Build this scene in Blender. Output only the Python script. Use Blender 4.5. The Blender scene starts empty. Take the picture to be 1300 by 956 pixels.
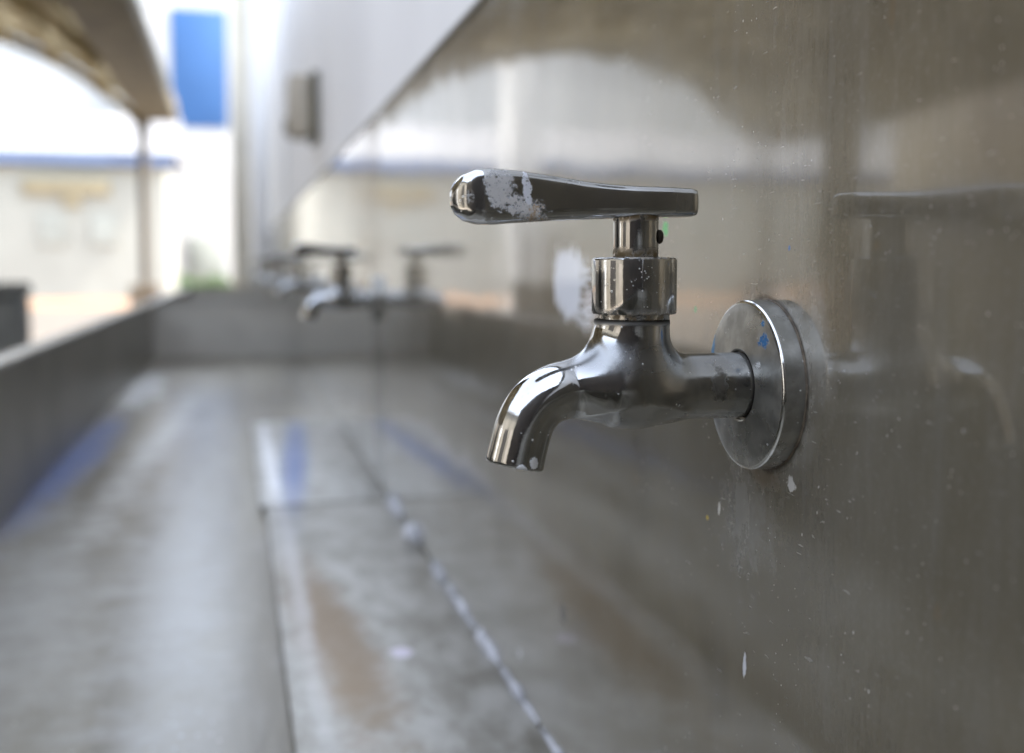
import bpy, bmesh, math, random
import numpy as np
from mathutils import Vector, Matrix, noise as mnoise
random.seed(7); np.random.seed(7)
R = math.radians
scene = bpy.context.scene
COL = scene.collection

# ------------------------------------------------------------------ camera, light, exposure
yaw, pitch = R(14.007), R(3.80)
Fv = Vector((math.sin(yaw)*math.cos(pitch), math.cos(yaw)*math.cos(pitch), -math.sin(pitch)))
Rv = Vector((math.cos(yaw), -math.sin(yaw), 0)); Uv = Rv.cross(Fv)
cd = bpy.data.cameras.new('camera'); cam = bpy.data.objects.new('camera', cd); COL.objects.link(cam)
M = Matrix((Rv, Uv, -Fv)).transposed().to_4x4(); M.translation = Vector((-.1674, 0, 1.0)); cam.matrix_world = M
cd.sensor_width = 36; cd.lens = 1400/1300*36; cd.shift_y = -45/1300
cd.clip_start = .01; cd.clip_end = 2000
cd.dof.use_dof = True; cd.dof.focus_distance = .352; cd.dof.aperture_fstop = 6.3; cd.dof.aperture_blades = 0
scene.camera = cam

SUN_EL, SUN_AZ = 52, 97           # azimuth clockwise from +Y: the sun stands behind the tap wall
w = bpy.data.worlds.new('World'); scene.world = w; w.use_nodes = True
nt = w.node_tree; bg = nt.nodes['Background']
sky = nt.nodes.new('ShaderNodeTexSky'); sky.sky_type = 'NISHITA'; sky.sun_disc = False
sky.sun_elevation = R(SUN_EL); sky.sun_rotation = R(SUN_AZ); sky.dust_density = 1.5; sky.air_density = 1.0; sky.ozone_density = .7
hs = nt.nodes.new('ShaderNodeHueSaturation'); hs.inputs['Saturation'].default_value = .5     # hazy, milky sky
nt.links.new(sky.outputs[0], hs.inputs['Color']); nt.links.new(hs.outputs[0], bg.inputs[0]); bg.inputs[1].default_value = .15
sl = bpy.data.lights.new('sun', 'SUN'); sl.energy = 2.0; sl.angle = R(.5); sl.color = (1, .94, .86)
so = bpy.data.objects.new('sun', sl); COL.objects.link(so)
sd = Vector((math.sin(R(SUN_AZ))*math.cos(R(SUN_EL)), math.cos(R(SUN_AZ))*math.cos(R(SUN_EL)), math.sin(R(SUN_EL))))
so.rotation_euler = sd.to_track_quat('Z', 'Y').to_euler(); so.location = (0, 0, 10)
vs = scene.view_settings; vs.view_transform = 'Standard'; vs.look = 'None'; vs.gamma = 1; vs.use_curve_mapping = False
vs.exposure = 2.95
scene.cycles.max_bounces = 6; scene.cycles.glossy_bounces = 4; scene.cycles.diffuse_bounces = 3; scene.cycles.transmission_bounces = 3
scene.cycles.sample_clamp_indirect = 6; scene.cycles.use_denoising = True

# ------------------------------------------------------------------ node helper
class NB:
    def __init__(s, name):
        s.m = bpy.data.materials.new(name); s.m.use_nodes = True; s.t = s.m.node_tree
        s.p = s.t.nodes['Principled BSDF']; s.co = s.t.nodes.new('ShaderNodeTexCoord').outputs['Object']
        sx = s.t.nodes.new('ShaderNodeSeparateXYZ'); s.t.links.new(s.co, sx.inputs[0]); s.x, s.y, s.z = sx.outputs
    def put(s, sock, v):
        if isinstance(v, bpy.types.NodeSocket): s.t.links.new(v, sock)
        elif isinstance(v, (tuple, list)) and len(v) == 3 and sock.type == 'RGBA': sock.default_value = (*v, 1)
        else: sock.default_value = v
    def ma(s, op, a, b=0.0, c=None, clamp=False):
        n = s.t.nodes.new('ShaderNodeMath'); n.operation = op; n.use_clamp = clamp
        s.put(n.inputs[0], a); s.put(n.inputs[1], b)
        if c is not None: s.put(n.inputs[2], c)
        return n.outputs[0]
    def mp(s, sc=(1, 1, 1), loc=(0, 0, 0), v=None):
        n = s.t.nodes.new('ShaderNodeMapping'); s.put(n.inputs[0], v or s.co)
        n.inputs['Scale'].default_value = sc; n.inputs['Location'].default_value = loc; return n.outputs[0]
    def noise(s, scale=1, detail=3, sc=(1, 1, 1), loc=(0, 0, 0), rough=.55, dist=0):
        n = s.t.nodes.new('ShaderNodeTexNoise'); s.put(n.inputs['Vector'], s.mp(sc, loc))
        n.inputs['Scale'].default_value = scale; n.inputs['Detail'].default_value = detail
        n.inputs['Roughness'].default_value = rough; n.inputs['Distortion'].default_value = dist; return n.outputs['Fac']
    def vor(s, scale=1, sc=(1, 1, 1), loc=(0, 0, 0), out='Distance', rnd=1):
        n = s.t.nodes.new('ShaderNodeTexVoronoi'); s.put(n.inputs['Vector'], s.mp(sc, loc))
        n.inputs['Scale'].default_value = scale; n.inputs['Randomness'].default_value = rnd; return n.outputs[out]
    def ss(s, v, a, b, lo=0.0, hi=1.0):
        n = s.t.nodes.new('ShaderNodeMapRange'); n.interpolation_type = 'SMOOTHSTEP'; s.put(n.inputs[0], v)
        n.inputs[1].default_value = a; n.inputs[2].default_value = b; n.inputs[3].default_value = lo; n.inputs[4].default_value = hi
        return n.outputs[0]
    def mix(s, f, a, b):
        n = s.t.nodes.new('ShaderNodeMix'); n.data_type = 'RGBA'; s.put(n.inputs[0], f); s.put(n.inputs[6], a); s.put(n.inputs[7], b)
        return n.outputs[2]
    def mixf(s, f, a, b):
        n = s.t.nodes.new('ShaderNodeMix'); s.put(n.inputs[0], f); s.put(n.inputs[2], a); s.put(n.inputs[3], b); return n.outputs[0]
    def ell(s, u, v, cu, cv, ru, rv, rot=0, amp=.6, ns=None, soft=.12, w=None):
        """irregular patch of paint or dirt: 1 inside, 0 outside"""
        du, dv = s.ma('SUBTRACT', u, cu), s.ma('SUBTRACT', v, cv)
        if rot:
            c_, s_ = math.cos(rot), math.sin(rot)
            a = s.ma('ADD', s.ma('MULTIPLY', du, c_), s.ma('MULTIPLY', dv, s_))
            b = s.ma('SUBTRACT', s.ma('MULTIPLY', dv, c_), s.ma('MULTIPLY', du, s_)); du, dv = a, b
        du, dv = s.ma('DIVIDE', du, ru), s.ma('DIVIDE', dv, rv)
        d = s.ma('SQRT', s.ma('ADD', s.ma('MULTIPLY', du, du), s.ma('MULTIPLY', dv, dv)))
        if ns is not None: d = s.ma('ADD', d, s.ma('MULTIPLY', s.ma('SUBTRACT', ns, .5), amp*4))
        r = s.ss(d, 1-soft, 1+soft, 1, 0)
        return s.ma('MULTIPLY', r, w) if w is not None else r
    def bump(s, h, dist, strength=1.0, nrm=None):
        n = s.t.nodes.new('ShaderNodeBump'); s.put(n.inputs['Height'], h); n.inputs['Distance'].default_value = dist
        n.inputs['Strength'].default_value = strength
        if nrm is not None: s.put(n.inputs['Normal'], nrm)
        return n.outputs[0]
    def set(s, **k):
        for a, v in k.items(): s.put(s.p.inputs[a.replace('_', ' ')], v)
        return s.m

def plain(name, col, rough=.8, metal=0, var=.15, scale=8, bump=.002, col2=None):
    b = NB(name); n = b.noise(scale, 5)
    c2 = col2 or tuple(max(0, c*(1-var*2)) for c in col)
    b.set(Base_Color=b.mix(b.ss(n, .3, .7), c2, col), Roughness=rough, Metallic=metal)
    if bump: b.set(Normal=b.bump(b.noise(scale*6, 4), bump))
    return b.m

# ------------------------------------------------------------------ materials: tap steel
def tap_steel(name, paint=False, part='body'):
    b = NB(name)
    fine = b.noise(900, 3); blot = b.noise(60, 4, loc=(3, 1, 2)); scr = b.noise(1, 2, sc=(250, 250, 2500))
    base = b.mix(b.ss(blot, .3, .75), (.42, .42, .41), (.55, .555, .555))
    rough = b.ma('ADD', .045, b.ma('MULTIPLY', b.ss(blot, .42, .75), .10))
    metal = 1.0
    if part == 'body':
        dull = b.ss(b.x, -.066, -.040)                       # the pipe end is brushed and dull, the spout polished
        under = b.ss(b.z, .001, -.008); near_tip = b.ss(b.x, -.074, -.068)
        dull = b.ma('MAXIMUM', b.ma('MULTIPLY', dull, b.ss(b.z, .013, .004)), b.ma('MULTIPLY', under, near_tip))
        rough = b.mixf(dull, rough, b.ma('ADD', .14, b.ma('MULTIPLY', b.ss(blot, .35, .7), .12)))
        sat = b.ma('MULTIPLY', b.ss(b.x, -.073, -.066), b.ss(b.z, .003, .008)); sat = b.ma('MULTIPLY', sat, b.ss(b.z, .0175, .0135))
        rough = b.mixf(sat, rough, b.ma('ADD', .20, b.ma('MULTIPLY', b.ss(blot, .35, .7), .10)))
        base = b.mix(b.ma('MULTIPLY', sat, .85), base, (.27, .27, .265))
        base = b.mix(b.ma('MULTIPLY', dull, .8), base, (.30, .295, .275))
    if part == 'flange':
        rough = b.ma('ADD', .26, b.ma('MULTIPLY', b.ss(blot, .35, .7), .16)); base = b.mix(b.ss(b.noise(130, 5), .35, .7), (.26, .255, .23), (.40, .39, .36))
        metal = .85
        rim = b.ss(b.ma('SQRT', b.ma('ADD', b.ma('MULTIPLY', b.y, b.y), b.ma('MULTIPLY', b.z, b.z))), .0264, .0267)
        rim = b.ma('MULTIPLY', rim, b.ss(b.x, -.0066, -.0072)); rough = b.mixf(rim, rough, .12); base = b.mix(rim, base, (.62, .62, .60)); metal = b.mixf(rim, metal, 1.0)
    if part == 'handle': rough = b.ma('ADD', .05, b.ma('MULTIPLY', b.ss(blot, .45, .7), .13))
    # splash spots and grime
    spots = b.ma('MULTIPLY', b.ss(b.vor(420), .10, .19, 1, 0), b.ss(b.noise(130, 2, loc=(9, 4, 4)), .56, .64))
    if part == 'bonnet': spots = b.ma('MAXIMUM', b.ma('MULTIPLY', b.ss(b.vor(1000), .12, .24, 1, 0), b.ss(b.noise(190, 4), .50, .60)), spots)
    grime = b.ss(b.noise(240, 6, loc=(1, 7, 2), rough=.7), .60, .72)
    grime = b.ma('MULTIPLY', grime, .45 if part != 'handle' else .2)
    base = b.mix(grime, base, (.20, .185, .15)); rough = b.mixf(grime, rough, .5)
    if part == 'body':
        g = b.ell(b.x, b.z, -.0205, .0015, .0022, .0045, 0, .6, b.noise(500, 3), .4)
        base = b.mix(b.ma('MULTIPLY', g, .8), base, (.10, .085, .06)); rough = b.mixf(g, rough, .7)
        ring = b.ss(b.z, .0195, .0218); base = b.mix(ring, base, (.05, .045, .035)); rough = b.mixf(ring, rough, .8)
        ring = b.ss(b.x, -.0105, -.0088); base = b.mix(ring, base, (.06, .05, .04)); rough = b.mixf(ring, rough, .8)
    if part == 'bonnet':
        e = b.ma('MULTIPLY', b.ma('MAXIMUM', b.ss(b.z, .0262, .0225), b.ss(b.z, .0402, .0414)), b.ss(b.noise(420, 4), .42, .6))
        base = b.mix(e, base, (.30, .25, .18)); rough = b.mixf(e, rough, .6); metal = b.mixf(e, 1.0, .3)
    if part == 'stem':
        e = b.ma('MULTIPLY', b.ma('MAXIMUM', b.ss(b.z, .0455, .0420), b.ss(b.z, .0515, .0538)), b.ss(b.noise(420, 4), .36, .56))
        base = b.mix(e, base, (.22, .17, .10)); rough = b.mixf(e, rough, .7)
    m_sp = b.ma('MULTIPLY', spots, .75)
    base = b.mix(m_sp, base, (.75, .74, .70)); rough = b.mixf(m_sp, rough, .6)
    metal = b.mixf(m_sp, metal, .1)
    pm = None
    if paint:
        n1 = b.noise(520, 5, rough=.7); n2 = b.noise(1100, 4, loc=(4, 4, 1), rough=.7); n3 = b.noise(150, 3)
        near = b.ss(b.y, -.002, -.0035)
        P = []
        if part == 'handle':
            P = [(b.ell(b.x, b.z, -.0912, .0612, .0040, .0052, .15, .55, n1, .10), (.60, .585, .57)),
                 (b.ell(b.x, b.z, -.0842, .0560, .0058, .0025, -.35, .95, n1, .10), (.64, .62, .60)),
                 (b.ma('MULTIPLY', b.ell(b.x, b.z, -.0792, .0545, .0026, .0030, .3, 1.0, n1, .10), b.ss(n2, .50, .53)), (.46, .34, .22)),
                 (b.ell(b.x, b.z, -.0826, .0612, .0010, .0037, .12, .9, b.noise(330, 3), .10), (.74, .75, .79)),
                 (b.ma('MULTIPLY', b.ell(b.x, b.z, -.1002, .0588, .0013, .0022, .0, .9, n2, .10), b.ss(n2, .48, .52)), (.50, .50, .48))]
            chips = b.ma('MULTIPLY', b.ss(b.vor(900, loc=(2, 1, 0)), .14, .22), b.ss(b.noise(700, 5, loc=(2, 2, 7), rough=.75), .40, .44))
        if part == 'body':
            P = [(b.ell(b.x, b.z, -.0845, -.0232, .0016, .0021, .5, .35, n1, .1), (.80, .80, .79)),
                 (b.ell(b.x, b.z, -.0805, -.0212, .0012, .0018, .3, .5, n1, .1), (.74, .73, .70))]
            chips = 1.0
        if part == 'flange':
            u, v = b.y, b.z
            P = [(b.ell(u, v, -.0150, .0152, .0026, .0021, 0, .8, n1, .15), (.02, .13, .30)),
                 (b.ell(u, v, -.0140, .0205, .0009, .0010, 0, .6, n1, .15), (.02, .16, .34)),
                 (b.ell(u, v, .0235, .0120, .0016, .0060, 0, .6, n1, .15), (.08, .24, .42)),
                 (b.ell(u, v, -.0130, .0075, .0013, .0010, 0, .8, n2, .15), (.72, .72, .70))]
            near = 1.0; chips = b.ss(n2, .40, .46)
        for mk, c in P:
            mk = b.ma('MULTIPLY', b.ma('MULTIPLY', mk, near), chips)
            base = b.mix(mk, base, c); rough = b.mixf(mk, rough, .55); metal = b.mixf(mk, metal, 0.0)
            pm = mk if pm is None else b.ma('MAXIMUM', pm, mk)
    h = b.ma('ADD', b.ma('MULTIPLY', fine, .12), b.ma('MULTIPLY', scr, .06))
    h = b.ma('ADD', h, b.ma('MULTIPLY', m_sp, .8))
    if part in ('body', 'flange'): h = b.ma('ADD', h, b.ma('MULTIPLY', b.noise(140, 2, loc=(5, 5, 5)), .45))
    if pm is not None: h = b.ma('ADD', h, b.ma('MULTIPLY', pm, 3.5))
    return b.set(Base_Color=base, Roughness=rough, Metallic=metal, Normal=b.bump(h, .00008))

# ------------------------------------------------------------------ materials: sink steel
YT = .3287; ZT = .962       # where the nearest tap meets the panel
def panel_steel():
    b = NB('panel_steel')
    big = b.noise(3.2, 4, sc=(1, 1, 1.6)); mid = b.noise(22, 5, sc=(1, 1, .6), rough=.65); fine = b.noise(1, 3, sc=(900, 900, 60)); stk = b.noise(1, 4, sc=(90, 90, 7))
    base = b.mix(b.ss(big, .35, .68), (.205, .176, .120), (.27, .24, .18))
    base = b.mix(b.ma('MULTIPLY', b.ss(mid, .5, .75), .5), base, (.21, .19, .155))
    base = b.mix(b.ma('MULTIPLY', b.ss(stk, .5, .8), .25), base, (.34, .335, .32))
    rough = b.ma('ADD', .17, b.ma('MULTIPLY', b.ss(mid, .35, .75), .07)); rough = b.ma('ADD', rough, b.ma('MULTIPLY', b.ss(stk, .45, .8), .03))
    metal = .50
    y = b.ma('SUBTRACT', b.y, YT); z = b.ma('SUBTRACT', b.z, ZT)
    grain = b.noise(1, 4, sc=(500, 300, 60), rough=.75); fleck = b.noise(420, 4, rough=.75)
    base = b.mix(b.ma('MULTIPLY', b.ss(grain, .42, .70), .11), base, (.38, .365, .335)); base = b.mix(b.ma('MULTIPLY', b.ss(grain, .52, .32), .09), base, (.13, .12, .095))
    base = b.mix(b.ma('MULTIPLY', b.ss(fleck, .52, .72), .30), base, (.40, .385, .35)); rough = b.ma('ADD', rough, b.ma('MULTIPLY', b.ss(grain, .4, .7), .03))
    smear = b.noise(9, 5, sc=(1, 1, .8), loc=(3, 8, 8), rough=.6, dist=.6)
    base = b.mix(b.ma('MULTIPLY', b.ss(smear, .5, .72), .30), base, (.34, .32, .275)); base = b.mix(b.ma('MULTIPLY', b.ss(smear, .46, .30), .40), base, (.12, .105, .075))
    trail = b.ma('MULTIPLY', b.ss(b.noise(1, 3, sc=(1, 46, 2.2), loc=(0, 3, 1), dist=.15), .63, .70), .20)
    base = b.mix(trail, base, (.48, .465, .43)); rough = b.mixf(trail, rough, .4)
    # fine splash specks, each a dried droplet
    n_area = b.noise(28, 3, loc=(7, 2, 2))
    sp1 = b.ma('MULTIPLY', b.ss(b.vor(150, sc=(1, 1, .62)), .03, .065, 1, 0), b.ss(n_area, .50, .62))
    sp2 = b.ma('MULTIPLY', b.ss(b.vor(380, sc=(1, 1, .8), loc=(3, 5, 1)), .05, .11, 1, 0), b.ss(b.noise(40, 3, loc=(1, 9, 2)), .53, .62))
    sp = b.ma('MAXIMUM', sp1, sp2)
    # scuffed halo around the flange and long faint scratches
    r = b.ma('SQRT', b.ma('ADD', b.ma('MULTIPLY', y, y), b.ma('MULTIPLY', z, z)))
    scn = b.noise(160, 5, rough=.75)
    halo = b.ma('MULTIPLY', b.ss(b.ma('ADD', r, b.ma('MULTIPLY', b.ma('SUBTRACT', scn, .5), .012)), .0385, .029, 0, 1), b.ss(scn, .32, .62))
    halo = b.ma('MAXIMUM', b.ma('MULTIPLY', halo, .25), b.ma('MULTIPLY', b.ell(y, z, -.0345, .014, .005, .015, -.25, .7, scn, .8), .30))
    drip = b.ma('MULTIPLY', b.ell(y, z, .012, -.044, .017, .019, .2, .9, scn, .8), .22)
    halo = b.ma('MAXIMUM', halo, drip)
    scr = b.ma('MULTIPLY', b.ss(b.noise(1, 2, sc=(60, 140, 700), dist=.4), .68, .73), .26)
    rust = b.ma('MULTIPLY', b.ell(y, z, -.001, -.0300, .008, .0040, 0, .8, scn, .5), .8)
    rust2 = b.ma('MULTIPLY', b.ss(b.noise(70, 4, sc=(1, 1, .45), loc=(8, 1, 3)), .68, .74), .5)
    base = b.mix(rust2, base, (.27, .20, .12)); base = b.mix(rust, base, (.16, .11, .06)); rough = b.mixf(rust, rough, .7)
    base = b.mix(halo, base, (.62, .62, .60)); metal = b.mixf(halo, metal, .35); rough = b.mixf(halo, rough, .5)
    base = b.mix(scr, base, (.66, .65, .63)); rough = b.mixf(scr, rough, .45)
    ndk = b.ma('MULTIPLY', b.ss(b.vor(34, sc=(1, 1, .5), loc=(2, 2, 6)), .05, .10, 1, 0), b.ss(b.noise(9, 2), .5, .56)); ndk = b.ma('MULTIPLY', ndk, .7)
    base = b.mix(ndk, base, (.12, .10, .08))
    base = b.mix(b.ma('MULTIPLY', sp, .8), base, (.62, .60, .57)); metal = b.mixf(b.ma('MULTIPLY', sp, .8), metal, 0.1); rough = b.mixf(sp, rough, .6)
    # brushed daub of white paint, drips, and tiny coloured flecks
    n1 = b.noise(1, 4, sc=(60, 160, 45), rough=.6); n2 = b.noise(300, 3)
    daub = b.ell(y, z, .222, .0305, .0255, .0185, .15, .42, n1, .14)
    comb = b.ss(b.noise(1, 3, sc=(30, 60, 330), dist=.3), .44, .50)
    daub2 = b.ma('MULTIPLY', b.ell(y, z, .196, .0245, .026, .0165, .15, .35, n1, .2), comb)
    daub = b.ma('MAXIMUM', daub, b.ma('MULTIPLY', daub2, .85))
    ring = b.ma('MULTIPLY', b.ss(b.ma('ADD', r, b.ma('MULTIPLY', b.ma('SUBTRACT', scn, .5), .004)), .0298, .0278), .8); base = b.mix(ring, base, (.075, .062, .045)); rough = b.mixf(ring, rough, .6)  # contact shadow of the flange painted in, as a dark grimy ring
    drk = b.ma('MULTIPLY', b.ell(y, z, 1.02, -.12, .055, .12, 0, .3, scn, .6), .8); base = b.mix(drk, base, (.07, .062, .05)); rough = b.mixf(drk, rough, .4)
    marks = [(daub, (.84, .85, .88)),
             (b.ell(y, z, .012, -.0985, .0012, .0042, .1, .4, n2, .2), (.62, .62, .64)),
             (b.ell(y, z, -.0189, -.0300, .0026, .0018, .6, .8, n2, .2), (.60, .58, .54)),
             (b.ell(y, z, .034, -.0484, .0009, .0022, .1, .5, n2, .2), (.66, .63, .56)),
             (b.ell(y, z, .0441, -.0541, .0008, .0008, 0, .5, n2, .2), (.55, .40, .05)),
             (b.ell(y, z, .0880, .0537, .0026, .0030, .4, .5, n2, .2), (.05, .45, .10)),
             (b.ell(y, z, .0571, .0223, .0011, .0011, 0, .5, n2, .2), (.04, .30, .12)),
             (b.ell(y, z, -.0148, .0441, .0008, .0010, 0, .5, n2, .2), (.03, .10, .28)),
             (b.ell(y, z, .3221, -.2017, .004, .003, 0, .5, n2, .2), (.60, .60, .60)),
             (b.ell(y, z, .2287, -.1478, .0045, .0055, 0, .5, n2, .3), (.09, .08, .07))]
    for mk, c in marks: base = b.mix(mk, base, c); metal = b.mixf(mk, metal, 0.0); rough = b.mixf(mk, rough, .6)
    n_a = b.bump(b.noise(5, 2, sc=(1, 1, 1.3)), .0011)
    h = b.ma('ADD', b.ma('MULTIPLY', fine, .35), b.ma('ADD', b.ma('MULTIPLY', mid, .8), b.ma('MULTIPLY', sp, 1.2)))
    b.p.inputs['Coat Weight'].default_value = 1.0; b.p.inputs['Coat IOR'].default_value = 1.72; b.put(b.p.inputs['Coat Roughness'], b.ma('ADD', .055, b.ma('MULTIPLY', b.ss(mid, .4, .7), .05))); b.put(b.p.inputs['Coat Normal'], n_a)
    b.p.inputs['Specular IOR Level'].default_value = .2; b.p.inputs['Specular Tint'].default_value = (.55, .53, .50, 1)
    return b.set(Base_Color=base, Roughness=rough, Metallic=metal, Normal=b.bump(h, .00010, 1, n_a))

def basin_steel():
    b = NB('basin_steel')
    big = b.noise(7, 4, sc=(1.5, .16, 1), dist=.2); mid = b.noise(30, 5, sc=(1, .25, 1), rough=.65)
    base = b.mix(b.ss(big, .38, .62), (.13, .113, .082), (.27, .248, .195)); base = b.mix(b.ma('MULTIPLY', b.ss(mid, .45, .8), .3), base, (.36, .34, .30))
    metal = b.mixf(b.ss(mid, .45, .75), .5, .3); b.p.inputs['Coat Weight'].default_value = .5; b.p.inputs['Coat IOR'].default_value = 1.55; b.put(b.p.inputs['Coat Roughness'], b.ma('ADD', .16, b.ma('MULTIPLY', mid, .14))); b.p.inputs['Specular IOR Level'].default_value = .2; b.p.inputs['Specular Tint'].default_value = (.7, .64, .55, 1); rough = b.ma('ADD', .32, b.ma('MULTIPLY', b.ss(big, .3, .7), .14))
    n = b.noise(24, 5, rough=.7); nn = b.noise(60, 4)
    marks = [(b.ell(b.x, b.y, -.400, 1.72, .034, .42, -.02, .6, n, .7), (.07, .12, .32)),
             (b.ell(b.x, b.y, -.375, 2.65, .040, .34, .0, .8, n, .3), (.70, .70, .68)),
             (b.ell(b.x, b.y, -.29, 1.9, .022, .5, -.05, 1.1, n, 1.0), (.50, .49, .46)),
             (b.ell(b.x, b.y, -.23, 1.0, .030, .35, .03, .8, n, 1.2), (.36, .345, .31)),
             (b.ell(b.x, b.y, -.33, .95, .05, .30, .05, .8, n, 1.2), (.42, .41, .37))]
    for mk, c in marks: mk = b.ma('MULTIPLY', mk, .85); base = b.mix(mk, base, c); metal = b.mixf(mk, metal, .1); rough = b.mixf(mk, rough, .5)
    sp = b.ma('MULTIPLY', b.ss(b.vor(90), .06, .12, 1, 0), b.ss(b.noise(14, 3), .5, .6)); base = b.mix(sp, base, (.6, .6, .58)); metal = b.mixf(sp, metal, .1)
    return b.set(Base_Color=base, Roughness=rough, Metallic=metal, Normal=b.bump(b.ma('ADD', mid, b.ma('MULTIPLY', big, 6)), .0004))

def front_steel():
    b = NB('front_steel')
    big = b.noise(4, 4); mid = b.noise(26, 5, sc=(1, 1, .5))
    base = b.mix(b.ss(big, .35, .66), (.21, .205, .175), (.29, .28, .25)); base = b.mix(b.ma('MULTIPLY', b.ss(mid, .5, .75), .4), base, (.25, .247, .235))
    return b.set(Base_Color=base, Roughness=b.ma('ADD', .30, b.ma('MULTIPLY', mid, .16)), Metallic=.6, Normal=b.bump(mid, .0003))

def plate_steel():
    b = NB('plate_steel')
    mid = b.noise(34, 5, sc=(1, .5, 1), rough=.65); big = b.noise(7, 3)
    base = b.mix(b.ss(mid, .35, .65), (.29, .27, .225), (.43, .41, .365))
    n = b.noise(30, 6, rough=.75)
    marks = [(b.ell(b.x, b.y, -.090, 1.60, .017, .34, -.06, .4, n, .7), (.09, .14, .31), .85),
             (b.ell(b.x, b.y, -.104, .80, .023, .19, .07, .45, n, .6), (.22, .15, .08), .9),
             (b.ell(b.x, b.y, -.122, .98, .006, .26, 0, 1.0, n, .9), (.60, .58, .56), .55),
             (b.ell(b.x, b.y, -.127, 1.62, .008, .34, 0, .6, n, .3), (.74, .73, .72), .7),
             (b.ell(b.x, b.y, -.060, .745, .007, .010, 0, .7, n, .3), (.72, .66, .74), .8)]
    for mk, c, a in marks: base = b.mix(b.ma('MULTIPLY', mk, a), base, c)
    return b.set(Base_Color=base, Roughness=b.ma('ADD', .34, b.ma('MULTIPLY', big, .2)), Metallic=b.mixf(b.ss(mid, .4, .7), .65, .3), Normal=b.bump(mid, .0004))

M_tap = {p: tap_steel('tap_%s_steel_painted' % p if p in ('body', 'handle', 'flange') else 'tap_%s_steel' % p, True, p) for p in ('body', 'bonnet', 'stem', 'handle', 'flange')}
M_clean = {p: tap_steel('tap_%s_steel_plain' % p, False, p) for p in ('body', 'handle', 'flange')}
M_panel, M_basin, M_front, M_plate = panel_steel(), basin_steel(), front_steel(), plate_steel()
M_screw = plain('dark_screw', (.06, .045, .03), .6, .6, .2, 300, .0003)
M_seal = plain('brown_sealant', (.16, .125, .085), .7, 0, .3, 300, .0003)
M_endp = plain('lightened_end_steel', (.56, .53, .47), .4, .15, .08, 9, .0004)  # end panels coloured paler to make up for the dark side they mirror
M_rim = plain('bright_rim_steel', (.52, .51, .47), .22, .85, .08, 40, .0002)
M_bead = plain('paint_residue', (.66, .65, .66), .7, 0, .3, 60, .0005)
M_dark = plain('dark_steel', (.10, .10, .09), .5, .8)
M_wall = plain('white_wall_paint', (.80, .80, .80), .55, 0, .045, 1.6, .0012)
M_pipe = plain('cream_plastic', (.72, .68, .58), .5, 0, .06, 6, 0)
M_box = plain('beige_box', (.46, .41, .33), .5, 0, .08, 20, 0)
M_boxd = plain('olive_box_rim', (.13, .12, .08), .6, 0, .1, 20, 0)
M_conc = plain('concrete_grey', (.16, .165, .155), .85, 0, .15, 12, .002)
M_brown = plain('brown_concrete', (.14, .11, .08), .85, 0, .15, 12, .002)
M_rust = plain('rusty_post', (.13, .11, .085), .7, .2, .2, 30, .001)
M_rib = plain('cream_rib', (.34, .27, .13), .6, .2, .15, 20, .001)
M_gut = plain('brown_gutter', (.135, .11, .06), .7, .1, .2, 9, .001, (.07, .055, .03))
M_cream = plain('cream_render', (.28, .285, .255), .85, 0, .05, .8, .004)
M_wht = plain('white_render', (.46, .46, .45), .85, 0, .03, .8, .004)
M_blue = plain('blue_cladding', (.018, .085, .235), .5, 0, .05, 1, 0)
M_bluef = plain('blue_fascia', (.10, .15, .27), .6, 0, .08, 1, 0)
M_glass = plain('pale_green_glass', (.28, .295, .265), .5, 0, .15, 1, 0)
M_ochre = plain('ochre_sign_board', (.27, .235, .15), .8, 0, .15, 3, 0)
M_terr = plain('terracotta_paving', (.26, .155, .085), .9, 0, .12, 1.5, .003)
M_shed = plain('brown_render', (.19, .175, .145), .85, 0, .2, 1.2, .004)
M_void = plain('dark_interior', (.02, .018, .016), .9, 0, .1, 2, 0)
M_shut = plain('red_brown_shutter', (.10, .088, .075), .6, 0, .15, 6, 0)
M_tan = plain('tan_door', (.19, .17, .145), .7, 0, .1, 4, 0)
M_grd = plain('ground_concrete', (.38, .33, .27), .92, 0, .15, 1.1, .003)
M_skyblock = plain('pale_sky_blocker', (.43, .435, .43), .7, 0, .03, .4, 0)
M_soil = plain('brown_asphalt', (.115, .095, .072), .92, 0, .15, .6, .003)
def canopy_mat():
    b = NB('weathered_canopy_sheet')
    n = b.noise(4, 6, sc=(1, .5, 1), rough=.8); f = b.noise(40, 4, rough=.7)
    base = b.mix(b.ss(n, .40, .58), (.12, .10, .055), (.50, .47, .38)); base = b.mix(b.ma('MULTIPLY', b.ss(f, .5, .7), .6), base, (.09, .075, .045))
    b.set(Base_Color=base, Roughness=.7, Normal=b.bump(n, .004))
    tr = b.t.nodes.new('ShaderNodeBsdfTranslucent'); mx = b.t.nodes.new('ShaderNodeMixShader'); mx.inputs[0].default_value = .42
    b.put(tr.inputs[0], base); b.t.links.new(b.p.outputs[0], mx.inputs[1]); b.t.links.new(tr.outputs[0], mx.inputs[2])
    b.t.links.new(mx.outputs[0], b.t.nodes['Material Output'].inputs[0]); return b.m
M_can = canopy_mat()
M_end = plain('dark_brown_paint', (.055, .045, .036), .8, 0, .2, 2, .002)
def roof_mat():
    b = NB('white_ribbed_roof')
    s1 = b.ma('SINE', b.ma('MULTIPLY', b.x, 15)); s2 = b.ma('SINE', b.ma('MULTIPLY', b.z, 22))
    g = b.ma('MULTIPLY', b.ss(b.ma('ADD', s1, s2), .0, 1.0), b.ss(b.noise(1.3, 3), .3, .6))
    return b.set(Base_Color=b.mix(g, (.22, .22, .22), (.09, .093, .10)), Roughness=.6)
M_roof = roof_mat()
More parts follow.
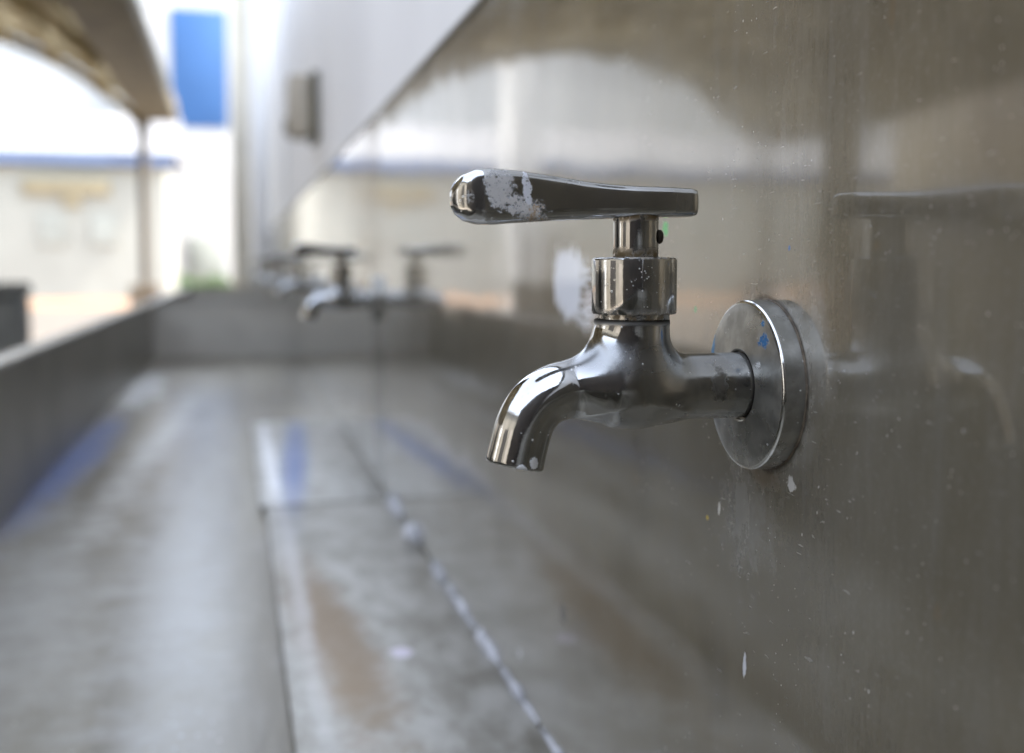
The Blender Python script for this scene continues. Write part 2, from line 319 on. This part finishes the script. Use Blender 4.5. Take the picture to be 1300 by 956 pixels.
def leaf_mat():
    b = NB('hedge_leaf'); n = b.noise(3, 4)
    return b.set(Base_Color=b.mix(b.ss(n, .35, .65), (.04, .09, .03), (.10, .17, .05)), Roughness=.7)
M_leaf = leaf_mat()

# ------------------------------------------------------------------ object helpers
def link(name, me, mat, parent=None, smooth=None):
    o = bpy.data.objects.new(name, me); COL.objects.link(o)
    if mat is not None: me.materials.append(mat)
    if parent is not None: o.parent = parent
    if smooth is not None:
        me.shade_smooth(); me.set_sharp_from_angle(angle=R(smooth))
    return o
def bm_obj(name, bm, mat, parent=None, smooth=None):
    bmesh.ops.recalc_face_normals(bm, faces=bm.faces)
    me = bpy.data.meshes.new(name); bm.to_mesh(me); bm.free(); return link(name, me, mat, parent, smooth)
def add_box(bm, x0, x1, y0, y1, z0, z1, bev=0, seg=2):
    r = bmesh.ops.create_cube(bm, size=1)
    for v in r['verts']: v.co = Vector(((x0+x1)/2+v.co.x*(x1-x0), (y0+y1)/2+v.co.y*(y1-y0), (z0+z1)/2+v.co.z*(z1-z0)))
    if bev:
        es = list({e for v in r['verts'] for e in v.link_edges})
        bmesh.ops.bevel(bm, geom=es, offset=bev, segments=seg, affect='EDGES', profile=.5)
def box(name, x0, x1, y0, y1, z0, z1, mat, parent=None, bev=0):
    bm = bmesh.new(); add_box(bm, x0, x1, y0, y1, z0, z1, bev); return bm_obj(name, bm, mat, parent, 30 if bev else None)
def lathe(bm, prof, axis, c, seg=96):
    """prof: (r, h) list along axis 'x' or 'z' from centre c"""
    rings = []
    for r, h in prof:
        ring = []
        for i in range(seg):
            a = 2*math.pi*i/seg
            p = (h, r*math.cos(a), r*math.sin(a)) if axis == 'x' else (r*math.cos(a), r*math.sin(a), h)
            ring.append(bm.verts.new(Vector(p)+Vector(c)))
        rings.append(ring)
    for a, b_ in zip(rings, rings[1:]):
        for i in range(seg): bm.faces.new((a[i], a[(i+1) % seg], b_[(i+1) % seg], b_[i]))
    bm.faces.new(rings[0]); bm.faces.new(rings[-1])
def empty(name, loc, label, cat, group=None, kind=None):
    o = bpy.data.objects.new(name, None); COL.objects.link(o); o.location = loc; o.empty_display_size = .05
    tag(o, label, cat, group, kind); return o
def tag(o, label=None, cat=None, group=None, kind=None):
    if label: o['label'] = label
    if cat: o['category'] = cat
    if group: o['group'] = group
    if kind: o['kind'] = kind
    return o
def copy_tree(o, parent=None):
    c = o.copy(); COL.objects.link(c); c.parent = parent
    for ch in [k for k in o.children]: copy_tree(ch, c)
    return c

# ------------------------------------------------------------------ setting
g = box('ground', -200, 200, -200, 600, -.5, 0, M_soil); tag(g, kind='structure')
g = box('pavement', -4.59, .012, -8.59, 9.5, -.4, .004, M_grd); tag(g, kind='structure')
g = box('paving_strip', -60, 30, 29, 46.5, -.4, .006, M_terr); tag(g, kind='structure')

# ------------------------------------------------------------------ the wall behind the taps
W = empty('white_wall', (0, 0, 0), 'white painted wall rising behind the steel panel of the sink', 'wall')
def wbox(name, *a, **k): return box(name, *a, W, **k)
wbox('wall_face', .013, .25, -4, 6.5, 0, 2.85, M_wall)
wbox('pilaster', -.070, .252, 6.503, 6.85, 0, 2.85, M_wall, bev=.01)
wbox('coping', -.09, .30, -4.02, 6.9, 2.853, 2.92, M_conc, bev=.008)
wbox('cover_strip', .004, .0125, 4.05, 4.16, 1.19, 2.84, M_wall)
bm = bmesh.new(); lathe(bm, [(.055, 0), (.055, .9), (.062, .902), (.062, .98), (.055, .982), (.055, 2.75)], 'z', (-.135, 6.62, .002), 40)
o = bm_obj('downpipe', bm, M_pipe, None, 30); tag(o, 'cream plastic downpipe standing beside the end of the white wall', 'pipe')

D = empty('wall_dispenser', (0, 0, 0), 'small beige box with dark rim mounted on the white wall', 'dispenser')
box('back_plate', -.004, .0125, 2.445, 2.56, 1.275, 1.425, M_boxd, D, bev=.003)
box('housing', -.053, -.006, 2.44, 2.55, 1.286, 1.418, M_box, D, bev=.010)
box('push_lever', -.060, -.0545, 2.47, 2.52, 1.295, 1.325, M_boxd, D, bev=.002)

# ------------------------------------------------------------------ sinks
ZF, ZP, ZR = .723, 1.183, .892
def residue(y0, y1, rmax, seed):
    """one dried lump of paint and sealant left in the seam between panel and floor"""
    bm = bmesh.new(); prev = None; ZS = ZF+.0109; n = max(8, int((y1-y0)/.004))
    for i in range(n+1):
        t = i/n; y = y0+(y1-y0)*t
        s2 = mnoise.noise(Vector((y*60+seed, 3, seed)))+.5*mnoise.noise(Vector((y*170+seed, 9, 0)))
        r = rmax*max(.08, (math.sin(math.pi*min(max(t, .02), .98))**.45)*(.8+.6*s2)); ring = []
        for k in range(7):
            a = math.pi/2+math.pi/2*k/6
            ring.append(bm.verts.new((-.0003+r*.8*math.cos(a), y+.25*r*mnoise.noise(Vector((y*90, a*2, 1))), ZS+r*1.2*math.sin(a)*(1+.5*mnoise.noise(Vector((y*75, a*2, seed)))))))
        ring.append(bm.verts.new((-.0003, y, ZS)))
        if prev:
            for k in range(8): bm.faces.new((prev[k], prev[(k+1) % 8], ring[(k+1) % 8], ring[k]))
        else: bm.faces.new(ring)
        prev = ring
    bm.faces.new(prev[::-1]); return bm
def sink(y0, y1, label, first):
    S = empty('trough_sink', (-.2, (y0+y1)/2, 0), label, 'sink', 'steel trough sinks along the white wall')
    off = Vector((.2, -(y0+y1)/2, 0))
    def fix(o): o.location = off; return o       # meshes keep world coordinates
    bm = bmesh.new(); add_box(bm, 0, .0125, y0, y1, ZF-.03, ZP, 0)
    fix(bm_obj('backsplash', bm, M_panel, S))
    fix(box('top_lip', -.0018, .0124, y0, y1, ZP+.0005, ZP+.003, M_front, S))
    fix(box('basin_floor', -.4195, -.0005, y0+.002, y1-.002, ZF-.012, ZF, M_basin, S))
    # front side with a rolled rim
    bm = bmesh.new(); add_box(bm, -.4225, -.420, y0, y1, ZF-.05, ZR-.003)
    fix(bm_obj('front_panel', bm, M_front, S))
    bm = bmesh.new(); add_box(bm, -.446, -.4190, y0-.001, y1+.001, ZR-.0028, ZR+.004, .002); add_box(bm, -.4462, -.4440, y0-.001, y1+.001, ZR-.03, ZR-.003)
    fix(bm_obj('rim', bm, M_rim, S, 30))
    for ya, yb in ((y0, y0+.002), (y1-.002, y1)):
        fix(box('end_panel', -.4195, -.0005, ya, yb, ZF+.0005, ZR-.001, M_endp, S))
    for ya in (y0, y1): fix(box('end_rim', -.4185, -.002, ya-.012, ya+.012, ZR-.0008, ZR+.0035, M_front, S, bev=.0015))
    for yl in np.linspace(y0+.15, y1-.15, 3):
        for xl in (-.39, -.05):
            bm = bmesh.new(); lathe(bm, [(.026, 0), (.026, .012), (.019, .014), (.019, ZF-.0135)], 'z', (xl, yl, .0), 24); fix(bm_obj('leg', bm, M_front, S, 30))
    if first:
        for ya, yb, rm in ((.42, .50, .003), (.52, .60, .0028), (.606, .70, .0042), (.704, .775, .0064), (.78, .90, .0046), (.903, .965, .0062), (1.04, 1.11, .011), (1.16, 1.245, .0095)):
            b_ = fix(bm_obj('paint_residue', residue(ya, yb, rm, ya*7), M_bead, S, 60)); b_['label'] = 'white paint residue in the seam'
    return S
sink(-1.6, 3.56, 'long steel trough sink nearest the viewer, with blue stains on its floor', True)
sink(3.60, 6.47, 'farther steel trough sink, beyond the end panel of the near one', False)

def cover(y0, y1, label, dx=0):
    bm = bmesh.new(); add_box(bm, -.140+dx, -.0008, y0, y1, ZF+.0065, ZF+.0105, .0012)
    o = bm_obj('drain_cover', bm, M_plate, None, 30); tag(o, label, 'drain cover', 'drain cover plates on the sink floor')
    E_ = empty('drain_cover', (-.08+dx, (y0+y1)/2, ZF), label, 'drain cover', 'drain cover plates on the sink floor')
    for k in ('label', 'category', 'group'): del o[k]
    o.name = 'plate'; o.parent = E_; o.location = (.08-dx, -(y0+y1)/2, -ZF)
    for yy in (y0+.04, y1-.04):
        for xx in (-.13, -.03):
            f = box('foot', xx-.006+dx, xx+.006+dx, yy-.01, yy+.01, ZF+.0003, ZF+.0064, M_dark, E_); f.location = (.08-dx, -(y0+y1)/2, -ZF)
cover(.30, 1.246, 'brown rusted steel cover plate nearest the viewer on the sink floor', .0)
cover(1.256, 1.94, 'steel cover plate with a blue stripe, farther along the sink floor', -.006)

# ------------------------------------------------------------------ tap: blended body from a distance field
def seg_cone(P, a, b_, ra, rb):
    a, b_ = np.array(a), np.array(b_); ab = b_-a; t = np.clip(((P-a)@ab)/(ab@ab), 0, 1)
    return np.linalg.norm(P-(a+t[..., None]*ab), axis=-1)-(ra+(rb-ra)*t)
def smin(a, b_, k):
    h = np.maximum(k-np.abs(a-b_), 0)/k; return np.minimum(a, b_)-h*h*k*.25
def smax(a, b_, k): return -smin(-a, -b_, k)
ctrl = [(-48, .3, 10.2), (-58, .5, 9.7), (-65, .5, 9.1), (-71, -.7, 9.0), (-76.2, -3.4, 9.0), (-79.8, -7.5, 9.0), (-82.0, -12.4, 9.05), (-83.5, -18, 9.1), (-84.9, -24, 9.25), (-86.3, -30, 9.4)]
def catmull(pts, n=5):
    out = []
    for i in range(len(pts)-1):
        p0, p1, p2, p3 = [np.array(pts[min(max(j, 0), len(pts)-1)], float) for j in (i-1, i, i+1, i+2)]
        for k in range(n):
            t = k/n; out.append(.5*((2*p1)+(-p0+p2)*t+(2*p0-5*p1+4*p2-p3)*t*t+(-p0+3*p1-3*p2+p3)*t**3))
    out.append(np.array(pts[-1], float)); return out
path = catmull(ctrl)
def body_sdf(P):                                    # millimetres, tap-local
    x, y, z = P[..., 0], P[..., 1], P[..., 2]
    pipe = smax(np.hypot(y, z)-10.6, np.maximum(-52-x, x+.5), 1.0)
    sp = np.full(P.shape[:-1], 1e3)
    for a, b_ in zip(path, path[1:]): sp = np.minimum(sp, seg_cone(P, (a[0], 0, a[1]), (b_[0], 0, b_[1]), a[2], b_[2]))
    d = smin(pipe, sp, 3)
    bulge = np.sqrt(((x+46)/15)**2+(y/11.7)**2+((z+.6)/11.8)**2)
    d = smin(d, (bulge-1)*11.5, 7)+.35*np.exp(-((x+46)/14)**2)
    neck = smax(np.hypot(x+46.3, y)-11.9, np.maximum(z-22, -2-z), .6)
    k = 7+5*np.clip((-46-x)/12, 0, 1)
    d = smin(d, neck, k)
    for cx, cy, cz, cr in ((-44.5, -.5, -10.4, 1.7), (-49, 1, -10.2, 1.6), (-34.5, -1.5, -9.5, 1.5)):
        d = smin(d, np.sqrt(((x-cx)/2.2)**2+(y-cy)**2+(z-cz)**2)-cr, 1.6)
    n_ = np.array([-.20, 0, -.98]); cut = P@n_-(np.array([-85.1, 0, -23.0])@n_)
    d = smax(d, cut, .5)
    bore = np.full(P.shape[:-1], 1e3)
    for a, b_ in zip(path[-15:], path[-14:]): bore = np.minimum(bore, seg_cone(P, (a[0], 0, a[1]), (b_[0], 0, b_[1]), 7.3, 7.3))
    return smax(d, -bore, .5)
def surface_nets(f, lo, hi, h):
    ax = [np.arange(lo[i], hi[i]+h, h) for i in range(3)]
    G = np.stack(np.meshgrid(*ax, indexing='ij'), -1)
    V = np.concatenate([f(G[i:i+16]) for i in range(0, G.shape[0], 16)], 0); ins = V < 0
    n = np.array(V.shape); cnt = np.zeros(n-1); acc = np.zeros((*(n-1), 3))
    crn = [(i, j, k) for i in (0, 1) for j in (0, 1) for k in (0, 1)]
    def sub(A, c): return A[c[0]:c[0]+n[0]-1, c[1]:c[1]+n[1]-1, c[2]:c[2]+n[2]-1]
    for a in crn:
        for d in range(3):
            if a[d]: continue
            b_ = list(a); b_[d] = 1
            va, vb = sub(V, a), sub(V, b_); m = (va < 0) != (vb < 0)
            t = np.where(m, va/np.where(m, va-vb, 1), 0)
            p = np.zeros((*(n-1), 3)); p[...] = a; p[..., d] += t; acc += p*m[..., None]; cnt += m
    act = cnt > 0; idx = -np.ones(n-1, int); idx[act] = np.arange(act.sum())
    cells = np.argwhere(act); verts = np.array(lo)+h*(cells+acc[act]/cnt[act][:, None])
    faces = []
    for d in range(3):
        u, v = (d+1) % 3, (d+2) % 3
        sl0 = [slice(None)]*3; sl1 = [slice(None)]*3; sl0[d] = slice(0, -1); sl1[d] = slice(1, None)
        a, b_ = ins[tuple(sl0)], ins[tuple(sl1)]
        E = np.argwhere(a != b_); E = E[(E[:, u] > 0) & (E[:, v] > 0) & (E[:, u] < n[u]-1) & (E[:, v] < n[v]-1)]
        eu, ev = np.eye(3, dtype=int)[u], np.eye(3, dtype=int)[v]
        q = np.stack([idx[tuple((E-eu-ev).T)], idx[tuple((E-ev).T)], idx[tuple(E.T)], idx[tuple((E-eu).T)]], 1)
        fl = ~a[tuple(E.T)]; q[fl] = q[fl][:, ::-1]; faces.append(q)
    F = np.concatenate(faces)
    for _ in range(4):
        e = .05; d0 = f(verts)
        gr = np.stack([(f(verts+np.eye(3)[i]*e)-f(verts-np.eye(3)[i]*e))/(2*e) for i in range(3)], -1)
        verts = verts-(np.clip(d0, -.5, .5)/np.maximum((gr**2).sum(-1), .2))[:, None]*gr*.9
    return verts, F
bv, bf = surface_nets(body_sdf, (-97, -15, -29), (1, 15, 24), .8)
me = bpy.data.meshes.new('body'); me.from_pydata((bv*.001).tolist(), [], bf.tolist()); me.update()

def handle_bm():
    bm = bmesh.new()
    top = [(-104.6, 59.5), (-104.3, 61.3), (-103.4, 63.4), (-101.6, 65.6), (-97.7, 67.3), (-93.2, 67.7), (-84.2, 67.2), (-72.7, 65.8), (-63.3, 64.5), (-55, 63.7), (-47.8, 63.35), (-36.9, 63.2), (-28.6, 62.9), (-27.2, 62.5), (-26.7, 61.5)]
    bot = [(-104.6, 58.0), (-104.2, 56.4), (-102.8, 54.1), (-100, 52.2), (-95.5, 51.2), (-91, 51.1), (-84.2, 51.7), (-72.6, 52.5), (-60.9, 53.0), (-42.9, 53.7), (-28.6, 54.0), (-27.2, 54.3), (-26.7, 55.3)]
    wid = [(-104.6, .8), (-104.3, 2.6), (-103.4, 4.6), (-101.6, 6.7), (-99, 8.1), (-96, 8.7), (-90, 8.4), (-80, 7.6), (-70, 7.1), (-60, 7.2), (-48, 7.9), (-36, 7.9), (-28.6, 7.4), (-27.2, 6.9), (-26.7, 5.9)]
    ex = [(-104.6, 2.6), (-102, 4.2), (-96, 6.0), (-80, 6.0), (-62, 5.0), (-26, 5.0)]
    xs = list(-104.6+(1-np.cos(np.linspace(0, math.pi/2, 22)))*10)+list(np.linspace(-94, -30, 60))+[-29.3, -28.6, -28.1, -27.6, -27.2, -26.9, -26.7]
    def sm(tab, x):                                   # smooth interpolation of the outline
        t = np.array(tab); xx = np.linspace(x-1.2, x+1.2, 9) if -94 < x < -30 else np.array([x]); return np.interp(xx, t[:, 0], t[:, 1]).mean()
    N = 72; rings = []
    for x in xs:
        zt, zb, wd, e = sm(top, x), sm(bot, x), sm(wid, x), sm(ex, x)
        zc, hh = (zt+zb)/2, max((zt-zb)/2, .4); ring = []
        for i in range(N):
            a = 2*math.pi*i/N; c, s = math.cos(a), math.sin(a)
            ring.append(bm.verts.new((x*.001, wd*math.copysign(abs(c)**(2/e), c)*.001, (zc+hh*math.copysign(abs(s)**(2/e), s))*.001)))
        rings.append(ring)
    for a, b_ in zip(rings, rings[1:]):
        for i in range(N): bm.faces.new((a[i], a[(i+1) % N], b_[(i+1) % N], b_[i]))
    bm.faces.new(rings[0]); bm.faces.new(rings[-1]); return bm

def mm(*p): return [(r*.001, h*.001) for r, h in p]
T = empty('water_tap', (0, YT, ZT), 'nearest steel lever tap, sharp, with flaked white paint on its handle', 'tap', 'lever taps along the steel panel')
link('body', me, M_tap['body'], T, None); me.shade_smooth()
bm = bmesh.new(); lathe(bm, mm((11.2, 21.8), (11.2, 23.5), (13.0, 23.55), (13.25, 23.7), (13.35, 24.1), (13.45, 40.2), (13.3, 40.8), (12.7, 41.2), (8.6, 41.3), (8.6, 40.7), (7.0, 40.7)), 'z', (-.0457, 0, 0), 128)
bm_obj('bonnet', bm, M_tap['bonnet'], T, 40)
bm = bmesh.new(); lathe(bm, mm((6.2, 40.2), (7.0, 40.9), (7.15, 41.6), (7.15, 55.0)), 'z', (-.0453, 0, 0), 96); bm_obj('stem', bm, M_tap['stem'], T, 40)
bm = bmesh.new(); lathe(bm, mm((0.9, -.2), (2.2, 0), (2.2, 1.2), (1.9, 1.6), (1.0, 1.6), (.9, .9)), 'x', (-.0393, -.0026, .0477), 24); bm_obj('grub_screw', bm, M_screw, T, 40)
bm_obj('handle', handle_bm(), M_tap['handle'], T, 50)
bm = bmesh.new(); lathe(bm, mm((27.5, 0), (27.5, 7.0), (27.2, 7.5), (26.6, 7.8), (24, 8.15), (20, 8.6), (15, 9.15), (11.9, 9.5), (11.4, 9.3), (11.2, 8.3), (10.3, 8.2)), 'x', (0, 0, 0), 160)
for v in bm.verts: v.co.x = -v.co.x
bm_obj('flange', bm, M_tap['flange'], T, 24)
bm = bmesh.new(); lathe(bm, mm((27.55, .1), (28.1, .1), (27.95, .35), (27.55, .5)), 'x', (0, 0, 0), 96)
for v in bm.verts: v.co.x = -v.co.x; a = math.atan2(v.co.z, v.co.y); k = 1+(.012*mnoise.noise(Vector((math.cos(a)*3, math.sin(a)*3, 1))) if math.hypot(v.co.y, v.co.z) > .028 else 0); v.co.y *= k; v.co.z *= k
bm_obj('sealant_ring', bm, M_seal, T, 40)
def place(y, label, clean, hrot=0.0):
    t = copy_tree(T); t.location = (0, y, ZT); t['label'] = label
    for c in t.children:
        key = c.name.split('.')[0]
        if key in clean:
            c.material_slots[0].link = 'OBJECT'; c.material_slots[0].material = M_clean[key]
        if key in ('handle',) and hrot:
            p = Vector((-.0453, 0, 0)); c.matrix_local = Matrix.Translation(p) @ Matrix.Rotation(hrot, 4, 'Z') @ Matrix.Translation(-p)
taps = [(1.345, 'second steel lever tap, soft with distance, just behind the nearest one', .06),
        (2.33, 'third steel lever tap from the viewer, between the second tap and the end panel', -.12),
        (3.30, 'steel lever tap just before the end panel of the near sink', .10),
        (4.15, 'steel lever tap just past the end panel, nearest one over the farther sink', -.05),
        (5.0, 'middle one of the three blurred lever taps over the farther sink', .15),
        (5.85, 'farthest steel lever tap, beside the cream downpipe', 0.04)]
for y, lab, hr in taps: place(y, lab, M_clean, hr)

# ------------------------------------------------------------------ barrel canopy
CX, CZ, CR = -2.30, .45, 2.2
A0 = math.asin(1.53/CR)
C = empty('barrel_canopy', (CX, 2, 0), 'weathered brown barrel-vaulted canopy on thin rusty posts left of the sink', 'canopy')
def cfix(o): o.location = (-CX, -2, 0); return o
def arc_strip(y0, y1, r0, r1, n=40, yn=1, corr=0):
    bm = bmesh.new(); L = []
    for j in range(yn+1):
        y = y0+(y1-y0)*j/yn; row = []
        for i in range(n+1):
            a = -A0+2*A0*i/n
            for r in (r0, r1):
                rr = r+(corr*math.sin(i*2.4) if corr else 0)
                row.append(bm.verts.new((CX+rr*math.sin(a), y, CZ+rr*math.cos(a))))
        L.append(row)
    for j in range(yn):
        A, B = L[j], L[j+1]
        for i in range(n):
            bm.faces.new((A[2*i], A[2*i+2], B[2*i+2], B[2*i])); bm.faces.new((A[2*i+1], B[2*i+1], B[2*i+3], A[2*i+3]))
        bm.faces.new((A[0], B[0], B[1], A[1])); bm.faces.new((A[-2], A[-1], B[-1], B[-2]))
    for A in (L[0], L[-1]):
        for i in range(n): bm.faces.new((A[2*i], A[2*i+1], A[2*i+3], A[2*i+2]))
    return bm
cfix(bm_obj('roof_sheet', arc_strip(1.5, 7.97, CR, CR+.015, 90, 1, .008), M_can, C, 60))
for yr in (1.52, 3.6, 5.8, 7.94):
    cfix(bm_obj('arch_rib', arc_strip(yr, yr+.06, CR-.07, CR-.012), M_rib, C, 40))
for k in range(-4, 5):
    a = A0*k/4.6; px_, pz_ = CX+(CR-.042)*math.sin(a), CZ+(CR-.042)*math.cos(a)
    cfix(box('purlin', px_-.014, px_+.014, 1.6, 7.93, pz_-.014, pz_+.014, M_rib, C, bev=.003))
for sx in (1, -1):
    xa, xb = sorted((CX+sx*1.51, CX+sx*1.76))
    cfix(box('gutter', xa, xb, 1.48, 7.99, 1.995, 2.12, M_gut, C, bev=.012))
    for yp in (1.6, 7.96):
        x = CX+sx*1.53
        bm = bmesh.new(); lathe(bm, [(.034, 0), (.034, 1.88), (.05, 1.97), (.05, 1.992)], 'z', (x, yp, .002), 20); cfix(bm_obj('post', bm, M_rust, C, 40))
for i, (yp, sx) in enumerate(((7.96, 1), (7.96, -1))):
    lab = ['brown concrete block round the foot of the canopy post nearest the wall', 'brown concrete block round the canopy post on the shed side'][i]
    x = CX+sx*1.53
    bm = bmesh.new()
    for (a, b_, c_, d_) in ((x-.10, x-.03, yp-.1, yp+.1), (x+.03, x+.10, yp-.1, yp+.1), (x-.029, x+.029, yp-.1, yp-.03), (x-.029, x+.029, yp+.03, yp+.1)):
        add_box(bm, a, b_, c_, d_, .001, .885, .008)
    o = bm_obj('concrete_block', bm, M_brown, None, 30); tag(o, lab, 'concrete block', 'concrete blocks round the canopy posts')
bm = bmesh.new(); add_box(bm, -1.16, -.89, 4.0, 4.28, .001, .90, .012); add_box(bm, -1.18, -.885, 3.985, 4.295, .903, .948, .01)
o = bm_obj('pillar', bm, M_conc, None, 30); tag(o, 'short dark grey pillar with flat cap left of the sink', 'pillar')

# ------------------------------------------------------------------ shed on the left (seen in the reflections)
H = empty('brown_shed', (-4.8, 0, 0), 'brown rendered shed beyond the canopy, seen mirrored in the steel', 'shed')
def hfix(o): o.location = (4.8, 0, 0); return o
hfix(box('wall', -7.5, -4.6, -8, 7.4, 0, 3.0, M_shed, H))
hfix(box('roof', -7.8, -4.3, -8.3, 7.7, 3.005, 3.12, M_gut, H, bev=.01))
for y, wd, m in ((-5.5, 1.2, M_void), (-2.6, 1.0, M_tan), (-.6, 1.4, M_void), (1.6, .9, M_wht), (3.6, 1.6, M_void), (5.9, .9, M_shut)):
    hfix(box('door', -4.63, -4.55, y-wd/2, y+wd/2, .01, 2.1, m, H, bev=.004))
B_ = empty('back_building', (0, -9, 0), 'dark building closing the yard behind the viewer', 'building')
def kfix(o): o.location = (0, 9, 0); return o
kfix(box('wall', -9, 2, -10, -8.6, 0, 4.0, M_shed, B_))
for x, wd, m in ((-7.0, 1.4, M_tan), (-4.6, 1.4, M_void), (-2.7, 1.0, M_wht), (-1.2, 1.1, M_void), (.3, .8, M_shut)):
    kfix(box('door', x-wd/2, x+wd/2, -8.63, -8.55, .01, 2.3, m, B_, bev=.004))

EW = empty('added_dark_wall', (-.7, -1.9, 0), 'dark brown wall added behind the viewer to darken reflections in the tap', 'wall')  # added, unseen: gives the tap a dark reflection from behind the camera
o = box('wall_face', -1.9, .70, -.1, .1, 0, 2.5, M_end, EW); o.location = (0, 0, 0)
box('coping', -1.93, .69, -.13, .13, 2.503, 2.57, M_conc, EW, bev=.008)

# ------------------------------------------------------------------ far buildings
F_ = empty('cream_building', (-15, 40, 0), 'long cream building with white ribbed roof and blue fascia across the yard', 'building')
def ffix(o): o.location = (15, -40, 0); return o
ffix(box('wall', -32, -2.35, 38, 44, 0, 4.28, M_cream, F_))
ffix(box('fascia', -32.4, -2.05, 37.6, 37.75, 4.30, 4.66, M_bluef, F_, bev=.01))
bm = bmesh.new()
v = [bm.verts.new(p) for p in ((-32.4, 37.5, 4.68), (-2.0, 37.5, 4.68), (-2.0, 41.5, 6.35), (-32.4, 41.5, 6.35), (-32.4, 44.3, 4.68), (-2.0, 44.3, 4.68))]
for f in ((0, 1, 2, 3), (3, 2, 5, 4), (0, 4, 5, 1), (1, 5, 2), (0, 3, 4)): bm.faces.new([v[i] for i in f])
ffix(bm_obj('roof', bm, M_roof, F_))
for x in (-26, -21, -16.5, -12, -8.6, -5.85, -4.3):
    wf = ffix(box('window', x-.42, x+.42, 37.93, 37.99, 1.7, 2.7, M_cream, F_, bev=.01)); box('pane', x-.34, x+.34, 37.905, 37.925, 1.78, 2.62, M_glass, wf)
ffix(box('door', -11.0, -10.0, 37.93, 37.99, .02, 2.3, M_shut, F_, bev=.01))
ffix(box('sign_board', -6.7, -4.1, 37.80, 37.98, 3.35, 3.85, M_ochre, F_, bev=.02))
ffix(box('sign_bracket', -5.5, -5.0, 37.82, 37.96, 2.95, 3.34, M_ochre, F_, bev=.02))

G_ = empty('white_hall', (0, 47, 0), 'tall white hall with a large blue panel high on its front', 'building')
def gfix(o): o.location = (0, -47, 0); return o
gfix(box('wall', -3.4, 14, 45.2, 56, 0, 12.5, M_wht, G_))
gfix(box('blue_panel', -2.5, -.38, 45.10, 45.19, 6.45, 11.0, M_blue, G_, bev=.02))
gfix(box('door', -2.0, -.6, 45.10, 45.19, .02, 2.2, M_glass, G_, bev=.02))
bm = bmesh.new()
for _ in range(5200):
    x = random.uniform(-2.9, 3.0); y = random.gauss(43.4, .22); z = random.uniform(.05, .62+.12*math.sin(x*5)+.06*math.sin(x*17))
    s = random.uniform(.04, .08); n = Vector((random.gauss(0, 1), random.gauss(0, 1), random.gauss(0, 1))).normalized(); t = n.orthogonal().normalized(); u = n.cross(t); c = Vector((x, y, z))
    bm.faces.new([bm.verts.new(c+t*s), bm.verts.new(c+u*s*.5), bm.verts.new(c-t*s), bm.verts.new(c-u*s*.5)])
o = bm_obj('hedge', bm, M_leaf, None); tag(o, 'low green hedge in front of the tall white hall', 'hedge')

K_ = empty('added_sky_blocker', (-25, 62, 0), 'huge pale block added above the cream building to cover the bright sky', 'building')  # added block: hides bright sky so the steel mirrors something dimmer
def wfix(o): o.location = (25, -62, 0); return o
wfix(box('wall', -52, -4.2, 60, 75, 0, 15.0, M_skyblock, K_))
wfix(box('parapet', -52.3, -3.9, 59.7, 59.98, 14.4, 15.3, M_skyblock, K_, bev=.03))
for x in range(-48, -4, 6): wfix(box('rib', x-.15, x+.15, 59.85, 59.99, .02, 14.38, M_skyblock, K_, bev=.02))
o = box('square_column', -2.86, -2.54, 10.9, 11.2, .001, 4.3, M_wht, None, bev=.012); tag(o, 'white square column standing free beyond the canopy, seen mirrored in the steel panel', 'column')
